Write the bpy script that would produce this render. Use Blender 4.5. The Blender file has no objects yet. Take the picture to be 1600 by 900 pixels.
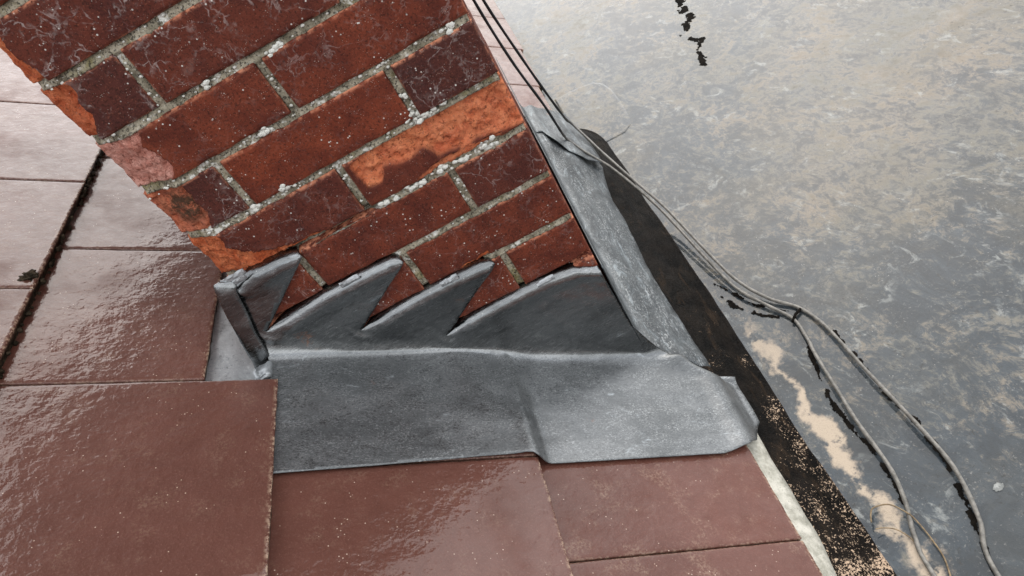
import bpy, bmesh, math, random
import numpy as np
from mathutils import Vector, Matrix
from mathutils.geometry import delaunay_2d_cdt

# ---------------------------------------------------------------- camera, sky, sun, exposure
S = bpy.context.scene
C = S.collection
R3 = ((0.884, -0.451, -0.121), (-0.204, -0.607, 0.768), (-0.420, -0.655, -0.629))   # cam x, cam down, cam forward as columns
cx = Vector([r[0] for r in R3]); cf = Vector([r[2] for r in R3])
cf.normalize(); cx = (cx - cf * cx.dot(cf)).normalized(); cd = cf.cross(cx)
cam_d = bpy.data.cameras.new('camera'); cam = bpy.data.objects.new('camera', cam_d); C.objects.link(cam)
cam.matrix_world = Matrix((( cx.x, -cd.x, -cf.x, 0.0043), (cx.y, -cd.y, -cf.y, -0.7996), (cx.z, -cd.z, -cf.z, 0.6669), (0, 0, 0, 1)))
cam_d.sensor_width = 36; cam_d.lens = 1155.6 / 1600 * 36; cam_d.clip_start = 0.01; cam_d.clip_end = 3000
S.camera = cam

SUN_EL, SUN_AZ = math.radians(42), math.radians(20)          # azimuth from +Y towards +X
W = bpy.data.worlds.new('World'); S.world = W; W.use_nodes = True
nt = W.node_tree; nt.nodes.clear()
def wn(t, **k):
    n = nt.nodes.new(t)
    for a, b in k.items(): setattr(n, a, b)
    return n
out = wn('ShaderNodeOutputWorld'); bg = wn('ShaderNodeBackground'); bg.inputs[1].default_value = 0.10
sky = wn('ShaderNodeTexSky', sky_type='NISHITA', sun_disc=False, sun_elevation=SUN_EL, sun_rotation=SUN_AZ)
sky.air_density = 1.0; sky.dust_density = 3.0; sky.ozone_density = 1.0
tc = wn('ShaderNodeTexCoord'); no = wn('ShaderNodeTexNoise'); no.inputs['Scale'].default_value = 2.6; no.inputs['Detail'].default_value = 5; no.inputs['Roughness'].default_value = .55
rp = wn('ShaderNodeValToRGB'); rp.color_ramp.elements[0].position = .36; rp.color_ramp.elements[1].position = .62
rp.color_ramp.elements[0].color = (.55, .55, .55, 1); rp.color_ramp.elements[1].color = (.95, .95, .95, 1)
cl = wn('ShaderNodeMix', data_type='RGBA'); bw = wn('ShaderNodeRGBToBW'); cloud = wn('ShaderNodeMix', data_type='RGBA', blend_type='MULTIPLY')
cloud.inputs[0].default_value = 1
nt.links.new(tc.outputs['Generated'], no.inputs['Vector']); nt.links.new(no.outputs['Fac'], rp.inputs[0])
nt.links.new(sky.outputs[0], bw.inputs[0]); mr = wn('ShaderNodeMath', operation='MULTIPLY_ADD'); mr.inputs[1].default_value = .25; mr.inputs[2].default_value = 8.6
nt.links.new(bw.outputs[0], mr.inputs[0]); nt.links.new(mr.outputs[0], cloud.inputs[6]); cloud.inputs[7].default_value = (.99, 1.0, 1.01, 1)
nt.links.new(rp.outputs[0], cl.inputs[0]); nt.links.new(sky.outputs[0], cl.inputs[6]); nt.links.new(cloud.outputs[2], cl.inputs[7])
nt.links.new(cl.outputs[2], bg.inputs[0]); nt.links.new(bg.outputs[0], out.inputs[0])
sun_d = bpy.data.lights.new('sun', 'SUN'); sun_d.energy = .5; sun_d.angle = math.radians(68); sun_d.color = (1, .96, .9)
sun = bpy.data.objects.new('sun', sun_d); C.objects.link(sun)
sv = Vector((math.cos(SUN_EL) * math.sin(SUN_AZ), math.cos(SUN_EL) * math.cos(SUN_AZ), math.sin(SUN_EL)))
sun.rotation_euler = (-sv).to_track_quat('-Z', 'Y').to_euler(); sun.location = sv * 20
S.view_settings.view_transform = 'Standard'; S.view_settings.look = 'None'; S.view_settings.gamma = 1
S.view_settings.use_curve_mapping = False; S.view_settings.exposure = 1.4

# ---------------------------------------------------------------- geometry of the place
TH = math.radians(37.92); CT, ST, TT = math.cos(TH), math.sin(TH), math.tan(TH)
Z0 = -0.243                                  # roof plane height at the chimney's lower face
def rp3(s, y, h=0.0):                        # roof coordinates: s down the slope, y along the eaves, h above the plane
    return (s * CT + h * ST, y, Z0 - s * ST + h * CT)
FLAT = -0.40
random.seed(7)

# ---------------------------------------------------------------- numpy noise
def _h(ix, iy, seed):
    n = (ix.astype(np.int64) * 374761393 + iy.astype(np.int64) * 668265263 + seed * 974711) & 0x7fffffff
    n = ((n ^ (n >> 13)) * 1274126177) & 0x7fffffff
    n = n ^ (n >> 16)
    return (n & 0xffff) / 65535.0
def vn(x, y, seed=0):
    x = np.asarray(x, float); y = np.asarray(y, float)
    ix = np.floor(x); iy = np.floor(y); fx = x - ix; fy = y - iy
    fx = fx * fx * (3 - 2 * fx); fy = fy * fy * (3 - 2 * fy)
    a = _h(ix, iy, seed); b = _h(ix + 1, iy, seed); c = _h(ix, iy + 1, seed); d = _h(ix + 1, iy + 1, seed)
    return (a + (b - a) * fx) * (1 - fy) + (c + (d - c) * fx) * fy
def fbm(x, y, seed=0, o=4):
    t = 0; a = .5; f = 1.0
    for i in range(o):
        t = t + a * (vn(np.asarray(x) * f, np.asarray(y) * f, seed + i * 17) * 2 - 1); a *= .5; f *= 2.03
    return t
def sst(a, b, x):
    t = np.clip((np.asarray(x) - a) / (b - a), 0, 1); return t * t * (3 - 2 * t)
def seg_d(px, py, a, b):
    ax, ay = a; bx, by = b; dx, dy = bx - ax, by - ay
    t = np.clip(((px - ax) * dx + (py - ay) * dy) / (dx * dx + dy * dy + 1e-18), 0, 1)
    return np.hypot(px - ax - t * dx, py - ay - t * dy)
def inside(px, py, P):
    r = np.zeros(np.shape(px), bool); n = len(P)
    for i in range(n):
        (x1, y1), (x2, y2) = P[i], P[(i + 1) % n]
        if y1 == y2: continue
        r ^= ((y1 > py) != (y2 > py)) & (px < (x2 - x1) * (py - y1) / (y2 - y1) + x1)
    return r
def poly_sd(px, py, P):
    d = np.full(np.shape(px), 9.0)
    for i in range(len(P)): d = np.minimum(d, seg_d(px, py, P[i], P[(i + 1) % len(P)]))
    return np.where(inside(px, py, P), d, -d)

# ---------------------------------------------------------------- object helpers
def link(o, parent=None):
    C.objects.link(o)
    if parent is not None: o.parent = parent
    return o
def mesh(name, v, f, mat, parent=None, smooth=True, attrs=None, origin=None):
    me = bpy.data.meshes.new(name)
    v = np.asarray(v, float)
    if origin is not None: v = v - np.asarray(origin)
    me.from_pydata(v.tolist(), [], f); me.update()
    if smooth: me.polygons.foreach_set('use_smooth', [True] * len(me.polygons))
    for k, a in (attrs or {}).items():
        at = me.attributes.new(k, 'FLOAT', 'POINT'); at.data.foreach_set('value', np.asarray(a, np.float32))
    me.materials.append(mat)
    o = bpy.data.objects.new(name, me); link(o, parent)
    if origin is not None:
        o.location = Vector(origin) - (parent.location if parent is not None else Vector())
    elif parent is not None:
        o.location = -parent.location
    return o
def tag(o, label, cat, group=None, kind=None):
    o['label'] = label; o['category'] = cat
    if group: o['group'] = group
    if kind: o['kind'] = kind
    return o
def empty(name, loc):
    o = bpy.data.objects.new(name, None); o.location = loc; o.empty_display_size = .05; return link(o)
def solid(o, t, off=-1):
    m = o.modifiers.new('thick', 'SOLIDIFY'); m.thickness = t; m.offset = off; return o
def grid_faces(nu, nv, base=0):
    f = []
    for j in range(nv - 1):
        for i in range(nu - 1):
            a = base + j * nu + i; f.append((a, a + 1, a + nu + 1, a + nu))
    return f
def tube(path, rad, n=10, flat=None, cap=True):
    P = [Vector(p) for p in path]; v = []; f = []
    up = Vector((0, 0, 1))
    for i, p in enumerate(P):
        t = (P[min(i + 1, len(P) - 1)] - P[max(i - 1, 0)]).normalized()
        a = t.cross(up)
        if a.length < .05: a = t.cross(Vector((1, 0, 0)))
        a.normalize(); b = a.cross(t).normalized()
        r = rad[i] if hasattr(rad, '__len__') else rad
        for k in range(n):
            q = 2 * math.pi * k / n
            v.append(p + a * (math.cos(q) * r) + b * (math.sin(q) * r))
    for i in range(len(P) - 1):
        for k in range(n):
            f.append((i * n + k, i * n + (k + 1) % n, (i + 1) * n + (k + 1) % n, (i + 1) * n + k))
    if cap: f.append(tuple(range(n))[::-1]); f.append(tuple(range((len(P) - 1) * n, len(P) * n)))
    return [tuple(q) for q in v], f
def spline(pts, m=10):
    P = [Vector(p) for p in pts]; P = [P[0] * 2 - P[1]] + P + [P[-1] * 2 - P[-2]]; o = []
    for i in range(1, len(P) - 2):
        for k in range(m):
            t = k / m; a, b, c, d = P[i - 1], P[i], P[i + 1], P[i + 2]
            o.append(.5 * ((2 * b) + (c - a) * t + (2 * a - 5 * b + 4 * c - d) * t * t + (3 * b - a - 3 * c + d) * t ** 3))
    o.append(P[-2]); return o
def cdt_sheet(outline, step, extra=None, clear=0.0):
    """triangulated sheet with an exact outline; returns (n,2) points and triangles"""
    O = []
    for i in range(len(outline)):
        a, b = Vector(outline[i]), Vector(outline[(i + 1) % len(outline)])
        k = max(1, int((b - a).length / step))
        O += [tuple(a.lerp(b, j / k)) for j in range(k)]
    xs = [p[0] for p in O]; ys = [p[1] for p in O]
    gx, gy = np.meshgrid(np.arange(min(xs), max(xs), step), np.arange(min(ys), max(ys), step * .87))
    gx = gx + (np.arange(gx.shape[0]) % 2)[:, None] * step * .5
    gx = gx.ravel(); gy = gy.ravel()
    sd = poly_sd(gx, gy, outline); k = sd > step * .45
    if extra is not None:
        ex = np.array(extra); ok = poly_sd(ex[:, 0], ex[:, 1], outline) > .0011; ex = ex[ok]
        dm = np.full(len(gx), 9.0)
        for q0 in range(0, len(ex)): dm = np.minimum(dm, (gx - ex[q0, 0]) ** 2 + (gy - ex[q0, 1]) ** 2)
        k &= dm > clear ** 2; gx = np.r_[gx[k], ex[:, 0]]; gy = np.r_[gy[k], ex[:, 1]]; k = np.ones(len(gx), bool)
    pts = [Vector(p) for p in O] + [Vector((float(a), float(b))) for a, b in zip(gx[k], gy[k])]
    r = delaunay_2d_cdt(pts, [], [list(range(len(O)))], 1, 1e-6)
    v = np.array([tuple(q) for q in r[0]]); f = [tuple(q) for q in r[2]]
    g = []
    for t in f:
        a, b, c = (v[i] for i in t[:3])
        g.append(t if (b[0]-a[0])*(c[1]-a[1])-(b[1]-a[1])*(c[0]-a[0]) > 0 else t[::-1])
    return v, g

# ---------------------------------------------------------------- materials
class N:
    def __init__(s, name):
        s.m = bpy.data.materials.new(name); s.m.use_nodes = True; s.t = s.m.node_tree
        s.b = s.t.nodes['Principled BSDF']; s.P = s.t.nodes.new('ShaderNodeNewGeometry').outputs['Position']
    def put(s, x, sock):
        if isinstance(x, (int, float)): sock.default_value = x
        elif isinstance(x, tuple): sock.default_value = (*x, 1) if len(x) == 3 and len(sock.default_value) == 4 else x
        else: s.t.links.new(x, sock)
    def noise(s, sc, det=3, rough=.5, dist=0, vec=None, col=False):
        n = s.t.nodes.new('ShaderNodeTexNoise'); n.inputs['Scale'].default_value = sc; n.inputs['Detail'].default_value = det
        n.inputs['Roughness'].default_value = rough; n.inputs['Distortion'].default_value = dist
        s.t.links.new(vec or s.P, n.inputs['Vector']); return n.outputs['Color' if col else 'Fac']
    def vor(s, sc, feat='F1', vec=None, o='Distance', rnd=1):
        n = s.t.nodes.new('ShaderNodeTexVoronoi'); n.feature = feat; n.inputs['Scale'].default_value = sc; n.inputs['Randomness'].default_value = rnd
        s.t.links.new(vec or s.P, n.inputs['Vector']); return n.outputs[o]
    def ramp(s, x, a, b, c0=0.0, c1=1.0):
        n = s.t.nodes.new('ShaderNodeMapRange'); n.interpolation_type = 'SMOOTHSTEP'
        for k, q in zip(('Value', 'From Min', 'From Max', 'To Min', 'To Max'), (x, a, b, c0, c1)): s.put(q, n.inputs[k])
        return n.outputs[0]
    def mix(s, fac, a, b, mode='MIX'):
        n = s.t.nodes.new('ShaderNodeMix'); n.data_type = 'RGBA'; n.blend_type = mode
        s.put(fac, n.inputs[0]); s.put(a, n.inputs[6]); s.put(b, n.inputs[7]); return n.outputs[2]
    def math(s, op, a, b=0.0, c=None):
        n = s.t.nodes.new('ShaderNodeMath'); n.operation = op; s.put(a, n.inputs[0]); s.put(b, n.inputs[1])
        if c is not None: s.put(c, n.inputs[2])
        return n.outputs[0]
    def vmath(s, op, a, b):
        n = s.t.nodes.new('ShaderNodeVectorMath'); n.operation = op; s.put(a, n.inputs[0]); s.put(b, n.inputs[1]); return n.outputs[0]
    def warp(s, sc, amt, vec=None):
        c = s.noise(sc, 3, .5, 0, vec, True); c = s.vmath('SUBTRACT', c, (.5, .5, .5))
        return s.vmath('ADD', vec or s.P, s.vmath('MULTIPLY', c, (amt, amt, amt)))
    def scaled(s, v, vec=None): return s.vmath('MULTIPLY', vec or s.P, v)
    def rot(s, ax, ang, vec=None):
        n = s.t.nodes.new('ShaderNodeVectorRotate'); n.inputs['Axis'].default_value = ax; n.inputs['Angle'].default_value = ang
        s.t.links.new(vec or s.P, n.inputs['Vector']); return n.outputs[0]
    def xyz(s, vec=None):
        n = s.t.nodes.new('ShaderNodeSeparateXYZ'); s.t.links.new(vec or s.P, n.inputs[0]); return n.outputs
    def attr(s, k):
        n = s.t.nodes.new('ShaderNodeAttribute'); n.attribute_name = k; return n.outputs['Fac']
    def ocol(s):
        n = s.t.nodes.new('ShaderNodeObjectInfo'); q = s.t.nodes.new('ShaderNodeSeparateColor'); s.t.links.new(n.outputs['Color'], q.inputs[0])
        return q.outputs[0], q.outputs[1], q.outputs[2], n.outputs['Random']
    def bump(s, h, dist, strength=1.0, nrm=None):
        n = s.t.nodes.new('ShaderNodeBump'); n.inputs['Strength'].default_value = strength; n.inputs['Distance'].default_value = dist
        s.put(h, n.inputs['Height'])
        if nrm is not None: s.t.links.new(nrm, n.inputs['Normal'])
        return n.outputs[0]
    def set(s, **k):
        al = dict(col='Base Color', rough='Roughness', metal='Metallic', nrm='Normal', coat='Coat Weight', crough='Coat Roughness', cior='Coat IOR', cnrm='Coat Normal', spec='Specular IOR Level')
        for a, b in k.items(): s.put(b, s.b.inputs[al[a]])
        return s.m

def mat_brick():
    n = N('fired_brick'); dark, vein, pink, rnd = n.ocol()
    big = n.noise(22, 4, .6, .4); fine = n.noise(330, 4, .75); fine2 = n.noise(500, 3, .7)
    a = n.mix(n.ramp(big, .32, .68), (.098, .021, .012), (.195, .043, .020))
    a = n.mix(n.math('MULTIPLY', rnd, .35), a, (.075, .024, .018)); a = n.mix(dark, a, (.045, .019, .018))
    a = n.mix(n.ramp(fine, .48, .66, 0, .7), a, (.022, .010, .008))
    a = n.mix(n.ramp(fine2, .58, .72, 0, .4), a, (.34, .12, .065))
    # pale crazing veins left by salts
    w = n.warp(30, .035); w = n.warp(140, .009, w)
    e = n.vor(26, 'DISTANCE_TO_EDGE', w); e2 = n.vor(70, 'DISTANCE_TO_EDGE', w)
    vm = n.ramp(n.noise(20, 3, .6), .44, .60)
    v1 = n.math('MULTIPLY', n.ramp(e, .004, .028, 1, 0), vm); v2 = n.math('MULTIPLY', n.ramp(e2, .02, .10, .7, 0), n.ramp(n.noise(34, 3), .50, .64))
    v = n.math('MULTIPLY', n.math('MAXIMUM', v1, v2), vein); v = n.math('MULTIPLY', v, n.ramp(n.noise(160, 3, .7), .34, .60, .1, 1.0))
    a = n.mix(n.math('MULTIPLY', v, .62), a, (.42, .36, .34))
    haze = n.math('MULTIPLY', n.ramp(n.noise(30, 5, .7), .56, .76, 0, .22), n.math('ADD', vein, .25))
    a = n.mix(haze, a, (.30, .24, .22))
    # white lichen specks
    d = n.vor(150, 'F1'); sp = n.math('MULTIPLY', n.ramp(d, .10, .19, 1, 0), n.ramp(n.noise(45, 2), .52, .60))
    a = n.mix(n.math('MULTIPLY', sp, .85), a, (.62, .60, .55))
    d = n.vor(420, 'F1'); sp = n.math('MULTIPLY', n.ramp(d, .10, .22, 1, 0), n.ramp(n.noise(90, 2), .50, .62))
    a = n.mix(n.math('MULTIPLY', sp, .6), a, (.52, .44, .38))
    # broken face: raw clay
    o = n.mix(n.ramp(n.noise(60, 4, .6), .3, .7), (.58, .13, .045), (.80, .27, .11))
    pk = n.mix(n.ramp(n.noise(80, 4, .6), .3, .7), (.50, .20, .15), (.70, .38, .31))
    o = n.mix(n.math('MULTIPLY', dark, .9), o, n.mix(1.0, o, (.58, .46, .55), 'MULTIPLY')); o = n.mix(pink, o, pk)
    o = n.mix(n.ramp(n.noise(150, 5, .8), .52, .62, 0, .75), o, (.13, .03, .014)); o = n.mix(n.ramp(n.noise(260, 4, .75), .55, .66, 0, .55), o, (.20, .045, .02))
    o = n.mix(n.ramp(n.noise(520, 3, .6), .60, .75, 0, .6), o, (.70, .42, .33))
    sa = n.attr('spall'); a = n.mix(sa, a, o)
    ms = n.math('MULTIPLY', n.attr('moss'), n.ramp(n.noise(90, 4, .7), .30, .55)); a = n.mix(ms, a, (.035, .034, .022))
    ar = n.math('MULTIPLY', n.attr('arris'), n.ramp(n.noise(110, 3, .7), .42, .62)); a = n.mix(ar, a, (.50, .20, .115))
    h = n.math('ADD', n.math('MULTIPLY', n.noise(600, 3, .6), .5), n.math('MULTIPLY', n.math('MULTIPLY', n.noise(230, 4, .75), 7.0), sa))
    return n.set(col=a, rough=n.ramp(big, .3, .7, .55, .75), nrm=n.bump(h, .0012, .8), spec=.10)
def mat_mortar():
    n = N('lime_mortar')
    a = n.mix(n.ramp(n.noise(60, 5, .65), .35, .65), (.15, .132, .092), (.37, .33, .25))
    a = n.mix(n.ramp(n.noise(24, 3, .6), .56, .70, 0, .65), a, (.16, .135, .035))
    a = n.mix(n.ramp(n.noise(330, 3, .6), .51, .63, 0, .85), a, (.035, .031, .024))
    a = n.mix(n.ramp(n.noise(260, 3, .7), .60, .70, 0, .8), a, (.50, .49, .44))
    a = n.mix(n.math('MULTIPLY', n.ramp(n.noise(42, 4, .6), .56, .64), n.ramp(n.noise(200, 2), .38, .55)), a, (.60, .59, .54))
    return n.set(col=a, rough=.9, nrm=n.bump(n.noise(350, 4, .7), .0025, .9), spec=.2)
def mat_lichen():
    n = N('white_lichen')
    a = n.mix(n.noise(300, 3), (.50, .50, .44), (.74, .73, .68)); a = n.mix(n.ramp(n.noise(500, 2), .6, .7, 0, .7), a, (.15, .15, .11))
    return n.set(col=a, rough=.95, nrm=n.bump(n.noise(700, 3, .6), .002, .8), spec=.1)
def mat_lead(name, base, bright, oxide, rough=.42, met=.75, streak=(1, 1, 1), rotz=0.0, smear=False):
    n = N(name)
    P = n.rot((0, 0, 1), rotz); Q = n.scaled(streak, P)
    big = n.noise(7, 4, .6, .6, Q); mid = n.noise(45, 4, .65, .5, Q); grain = n.noise(260, 4, .75, 0, Q)
    a = n.mix(n.ramp(big, .34, .66), base, bright)
    a = n.mix(n.ramp(mid, .5, .72, 0, .5), a, tuple(c * .55 for c in base))
    a = n.mix(n.math('MULTIPLY', n.ramp(grain, .50, .68), n.ramp(big, .3, .62, .18, .62)), a, oxide)
    wt = n.math('MULTIPLY', n.ramp(n.noise(16, 4, .7, 1.0, Q), .60, .74), n.ramp(n.noise(120, 4, .7, .8, Q), .40, .62)); a = n.mix(n.math('MULTIPLY', wt, .75), a, (.58, .62, .64))
    d = n.vor(170, 'F1'); a = n.mix(n.math('MULTIPLY', n.ramp(d, .05, .12, .8, 0), n.ramp(n.noise(50, 2), .5, .6)), a, (.7, .68, .64))
    rs = n.math('MULTIPLY', n.ramp(n.noise(14, 3), .70, .74), n.ramp(n.noise(200, 2), .45, .6)); a = n.mix(n.math('MULTIPLY', rs, .5), a, (.45, .22, .14))
    # rain-facing lead carries a dull patina, upright lead stays bare and satin
    pat = n.math('MULTIPLY', n.attr('patina'), n.ramp(mid, .3, .7, 1.0, .7))
    a = n.mix(pat, a, n.mix(1.0, a, (.58, .59, .595), 'MULTIPLY'))
    sp = n.noise(300, 4, .8, 0, n.scaled((.45, 1.2, 1.2), Q)); a = n.mix(n.math('MULTIPLY', n.math('MULTIPLY', n.ramp(sp, .50, .62), n.ramp(n.noise(30, 4, .7, 0, Q), .36, .62, .1, .75)), n.math('ADD', n.math('MULTIPLY', pat, .75), .25)), a, (.34, .35, .35))
    a = n.mix(n.math('MULTIPLY', n.ramp(n.noise(210, 4, .8, 0, Q), .56, .66), .5), a, tuple(c * .22 for c in base))
    if smear:
        sm = n.noise(20, 6, .72, 1.6, Q); a = n.mix(n.math('MULTIPLY', n.ramp(sm, .54, .68), .6), a, (.22, .25, .265)); a = n.mix(n.math('MULTIPLY', n.ramp(sm, .46, .36), .75), a, (.03, .033, .036))
    r = n.math('ADD', n.ramp(grain, .35, .7, rough - .05, rough + .14), n.math('MULTIPLY', pat, .16))
    h = n.math('ADD', grain, n.math('MULTIPLY', mid, 2.5))
    return n.set(col=a, metal=n.math('MULTIPLY', met, n.math('SUBTRACT', 1.0, n.math('MULTIPLY', pat, .55))), rough=r, spec=.3, nrm=n.bump(h, .00025, .5))
def mat_tile():
    n = N('wet_brown_concrete'); dust, wet, lt, rnd = n.ocol()
    Q = n.rot((0, 1, 0), -TH)
    big = n.noise(5, 4, .6); mid = n.noise(55, 4, .6); fine = n.noise(480, 3, .6)
    a = n.mix(n.ramp(big, .3, .7), (.088, .033, .023), (.118, .047, .034))
    a = n.mix(n.ramp(mid, .45, .75, 0, .35), a, (.078, .029, .020))
    a = n.mix(n.ramp(fine, .52, .75, 0, .35), a, (.20, .10, .08))
    a = n.mix(n.math('MULTIPLY', lt, .30), a, (.066, .027, .021))
    ds = n.math('MULTIPLY', n.ramp(n.noise(26, 5, .7), .50, .68), n.ramp(n.noise(300, 3, .7), .42, .62)); a = n.mix(n.math('MULTIPLY', ds, dust), a, (.34, .24, .17))
    d = n.vor(130, 'F1'); sp = n.math('MULTIPLY', n.ramp(d, .05, .13, .9, 0), n.ramp(n.noise(22, 3, .6), .50, .58)); a = n.mix(sp, a, (.50, .38, .30))
    ed = n.math('MULTIPLY', n.attr('edge'), n.ramp(n.noise(190, 4, .7), .46, .60)); a = n.mix(ed, a, (.52, .38, .27))
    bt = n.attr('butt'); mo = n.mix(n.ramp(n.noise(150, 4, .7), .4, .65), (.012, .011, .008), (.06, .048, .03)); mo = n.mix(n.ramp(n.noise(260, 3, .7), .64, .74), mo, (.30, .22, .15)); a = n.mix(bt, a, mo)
    # film of rain water over a slightly pitted surface
    pit = n.noise(130, 3, .5, .3); pit2 = n.noise(48, 3, .5)
    h = n.math('ADD', n.math('MULTIPLY', pit, .7), n.math('MULTIPLY', pit2, 1.0))
    wm = n.math('MULTIPLY', n.ramp(n.noise(9, 3, .6), .28, .55, .55, 1.0), n.math('SUBTRACT', 1.0, bt)); wm = n.math('MULTIPLY', wm, wet)
    return n.set(col=a, rough=n.ramp(mid, .3, .7, .42, .62), spec=.12, nrm=n.bump(n.math('ADD', h, n.math('MULTIPLY', fine, .3)), .0022, .7),
                 coat=wm, crough=.05, cior=1.335, cnrm=n.bump(h, .0020, .42))
def mat_flat():
    n = N('wet_roofing_felt')
    D = n.rot((0, 0, 1), math.radians(-20)); Q = n.scaled((1.0, .68, 1.0), D); Qw = n.warp(6, .05, Q)
    big = n.noise(2.6, 6, .66, .5, Qw); mid = n.noise(13, 6, .74, .8, Qw); fine = n.noise(60, 6, .76, .5, Qw); gr = n.noise(420, 3, .7)
    x, y, z = n.xyz()
    a = n.mix(n.ramp(mid, .35, .65), (.011, .0170, .0220), (.028, .039, .048))
    sh = n.ramp(n.math('ADD', n.math('MULTIPLY', x, .55), n.math('MULTIPLY', y, .38)), -.10, .70, -.034, .024)
    silt = n.math('ADD', n.math('ADD', n.math('MULTIPLY', big, .24), n.math('MULTIPLY', mid, .32)), n.math('ADD', n.math('MULTIPLY', fine, .44), sh))
    tan_m = n.ramp(silt, .475, .580)
    a = n.mix(n.math('MULTIPLY', tan_m, .85), a, n.mix(n.ramp(n.noise(5, 4, .6), .4, .65), (.130, .122, .098), (.185, .150, .108)))
    ol = n.ramp(n.noise(4.5, 6, .7, .6, n.vmath('ADD', n.P, (2.7, 9.1, 0))),   .42, .62, 0, .55); ol = n.math('MULTIPLY', ol, n.ramp(sh, -.03, .012, .25, 1)); a = n.mix(ol, a, n.mix(n.ramp(fine, .4, .6), (.040, .036, .024), (.105, .092, .066)))
    st_ = n.noise(34, 5, .72, .9, n.scaled((1.0, .55, 1.0), D)); wh = n.math('MULTIPLY', n.ramp(st_, .54, .66), n.ramp(n.noise(9, 4, .6), .40, .60)); wh = n.math('MULTIPLY', wh, n.ramp(fine, .36, .56, .2, 1))
    a = n.mix(n.math('MULTIPLY', wh, .65), a, (.25, .26, .245))
    pt = n.math('MULTIPLY', n.ramp(n.noise(190, 4, .75), .56, .68), n.ramp(n.noise(20, 4, .6), .42, .60)); a = n.mix(n.math('MULTIPLY', pt, .55), a, (.22, .215, .20))
    dk = n.math('MULTIPLY', n.ramp(n.noise(120, 4, .75, .5), .56, .66), n.ramp(n.noise(15, 4, .6), .42, .58)); a = n.mix(n.math('MULTIPLY', dk, .85), a, (.010, .011, .011))
    d = n.vor(95, 'F1'); a = n.mix(n.math('MULTIPLY', n.ramp(d, .04, .10, .8, 0), n.ramp(n.noise(14, 3), .54, .60)), a, (.35, .34, .31))
    d = n.vor(60, 'F1', n.vmath('ADD', n.P, (3.3, 1.7, 0))); a = n.mix(n.math('MULTIPLY', n.ramp(d, .03, .07, .9, 0), n.ramp(n.noise(8, 3), .55, .60)), a, (.008, .006, .005))
    # pink-tan silt washed up along the foot of the upstand
    w = n.noise(16, 5, .65); c = n.math('ADD', .196, n.math('MULTIPLY', n.math('SUBTRACT', w, .5), .085))
    wd = n.ramp(n.noise(9, 3, .6, 0, n.vmath('ADD', n.P, (5.1, 2.2, 0))), .36, .66, .003, .024)
    bar = n.ramp(n.math('SUBTRACT', wd, n.math('ABSOLUTE', n.math('SUBTRACT', x, c))), -.007, .006)
    bar = n.math('MULTIPLY', bar, n.ramp(n.math('ADD', y, n.math('MULTIPLY', mid, .3)), .38, .10)); bar = n.math('MULTIPLY', bar, n.ramp(n.noise(28, 4, .7, 0, n.vmath('ADD', n.P, (1.1, 7.2, 0))), .34, .46)); bar = n.math('MULTIPLY', bar, n.ramp(gr, .25, .5, .7, 1))
    a = n.mix(bar, a, (.40, .325, .245))
    rip = n.math('ADD', n.noise(16, 2, .5, .3), n.math('MULTIPLY', n.noise(140, 2, .5), .22))
    dry = n.ramp(silt, .52, .62)
    cw = n.math('SUBTRACT', 1.0, n.math('MULTIPLY', dry, .45)); cw = n.math('MULTIPLY', cw, n.math('SUBTRACT', 1.0, n.math('MULTIPLY', bar, .7)))
    return n.set(col=a, rough=.75, spec=.25, nrm=n.bump(n.math('ADD', fine, n.math('MULTIPLY', gr, .5)), .0025, .6), coat=cw, crough=n.ramp(fine, .35, .7, .012, .05), cior=1.32,
                 cnrm=n.bump(n.math('ADD', rip, n.math('MULTIPLY', fine, .10)), .0009, .5))
def mat_felt():
    n = N('black_torch_felt'); x, y, z = n.xyz()
    a = n.mix(n.ramp(n.noise(30, 4, .6), .35, .65), (.0025, .0022, .0019), (.009, .007, .0055))
    den = n.ramp(y, .10, -.30, .0, .13); g = n.noise(300, 4, .75); pat = n.noise(18, 5, .7)
    thr = n.math('SUBTRACT', n.math('SUBTRACT', .70, den), n.math('MULTIPLY', n.math('SUBTRACT', pat, .5), .75))
    grit = n.ramp(n.math('SUBTRACT', g, thr), 0, .04)
    a = n.mix(n.math('MULTIPLY', grit, n.ramp(y, .25, -.05, .30, .9)), a, (.46, .335, .235))
    br = n.ramp(n.noise(40, 4, .6, 1, n.scaled((1, .3, 1))), .55, .72, 0, .6); a = n.mix(br, a, (.035, .022, .013))
    return n.set(col=a, rough=n.ramp(g, .4, .7, .45, .85), spec=.04, nrm=n.bump(n.math('ADD', n.noise(330, 3, .7), n.noise(60, 3)), .0025, .8))
def mat_simple(name, c0, c1, sc, rough=.8, bump=.001, bsc=300, spec=.3, coat=0.0, crough=.15):
    n = N(name); a = n.mix(n.ramp(n.noise(sc, 5, .65), .35, .65), c0, c1); a = n.mix(n.ramp(n.noise(sc * 6, 3, .7), .58, .72, 0, .6), a, tuple(q * .4 for q in c0))
    return n.set(col=a, rough=rough, nrm=n.bump(n.noise(bsc, 4, .7), bump, .8), spec=spec, coat=coat, crough=crough)
def mat_cable():
    n = N('weathered_cable'); x, y, z = n.xyz()
    w = n.ramp(z, -.20, -.34); a = n.mix(n.ramp(n.noise(90, 4, .7), .35, .65), (.10, .094, .082), (.20, .187, .165))
    a = n.mix(n.ramp(n.noise(230, 3, .7), .62, .74, 0, .5), a, (.035, .030, .024)); a = n.mix(w, (.016, .016, .017), a)
    return n.set(col=a, rough=n.ramp(z, -.2, -.34, .4, .5), nrm=n.bump(n.noise(300, 3, .7), .0005, .5), spec=.4)

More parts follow.
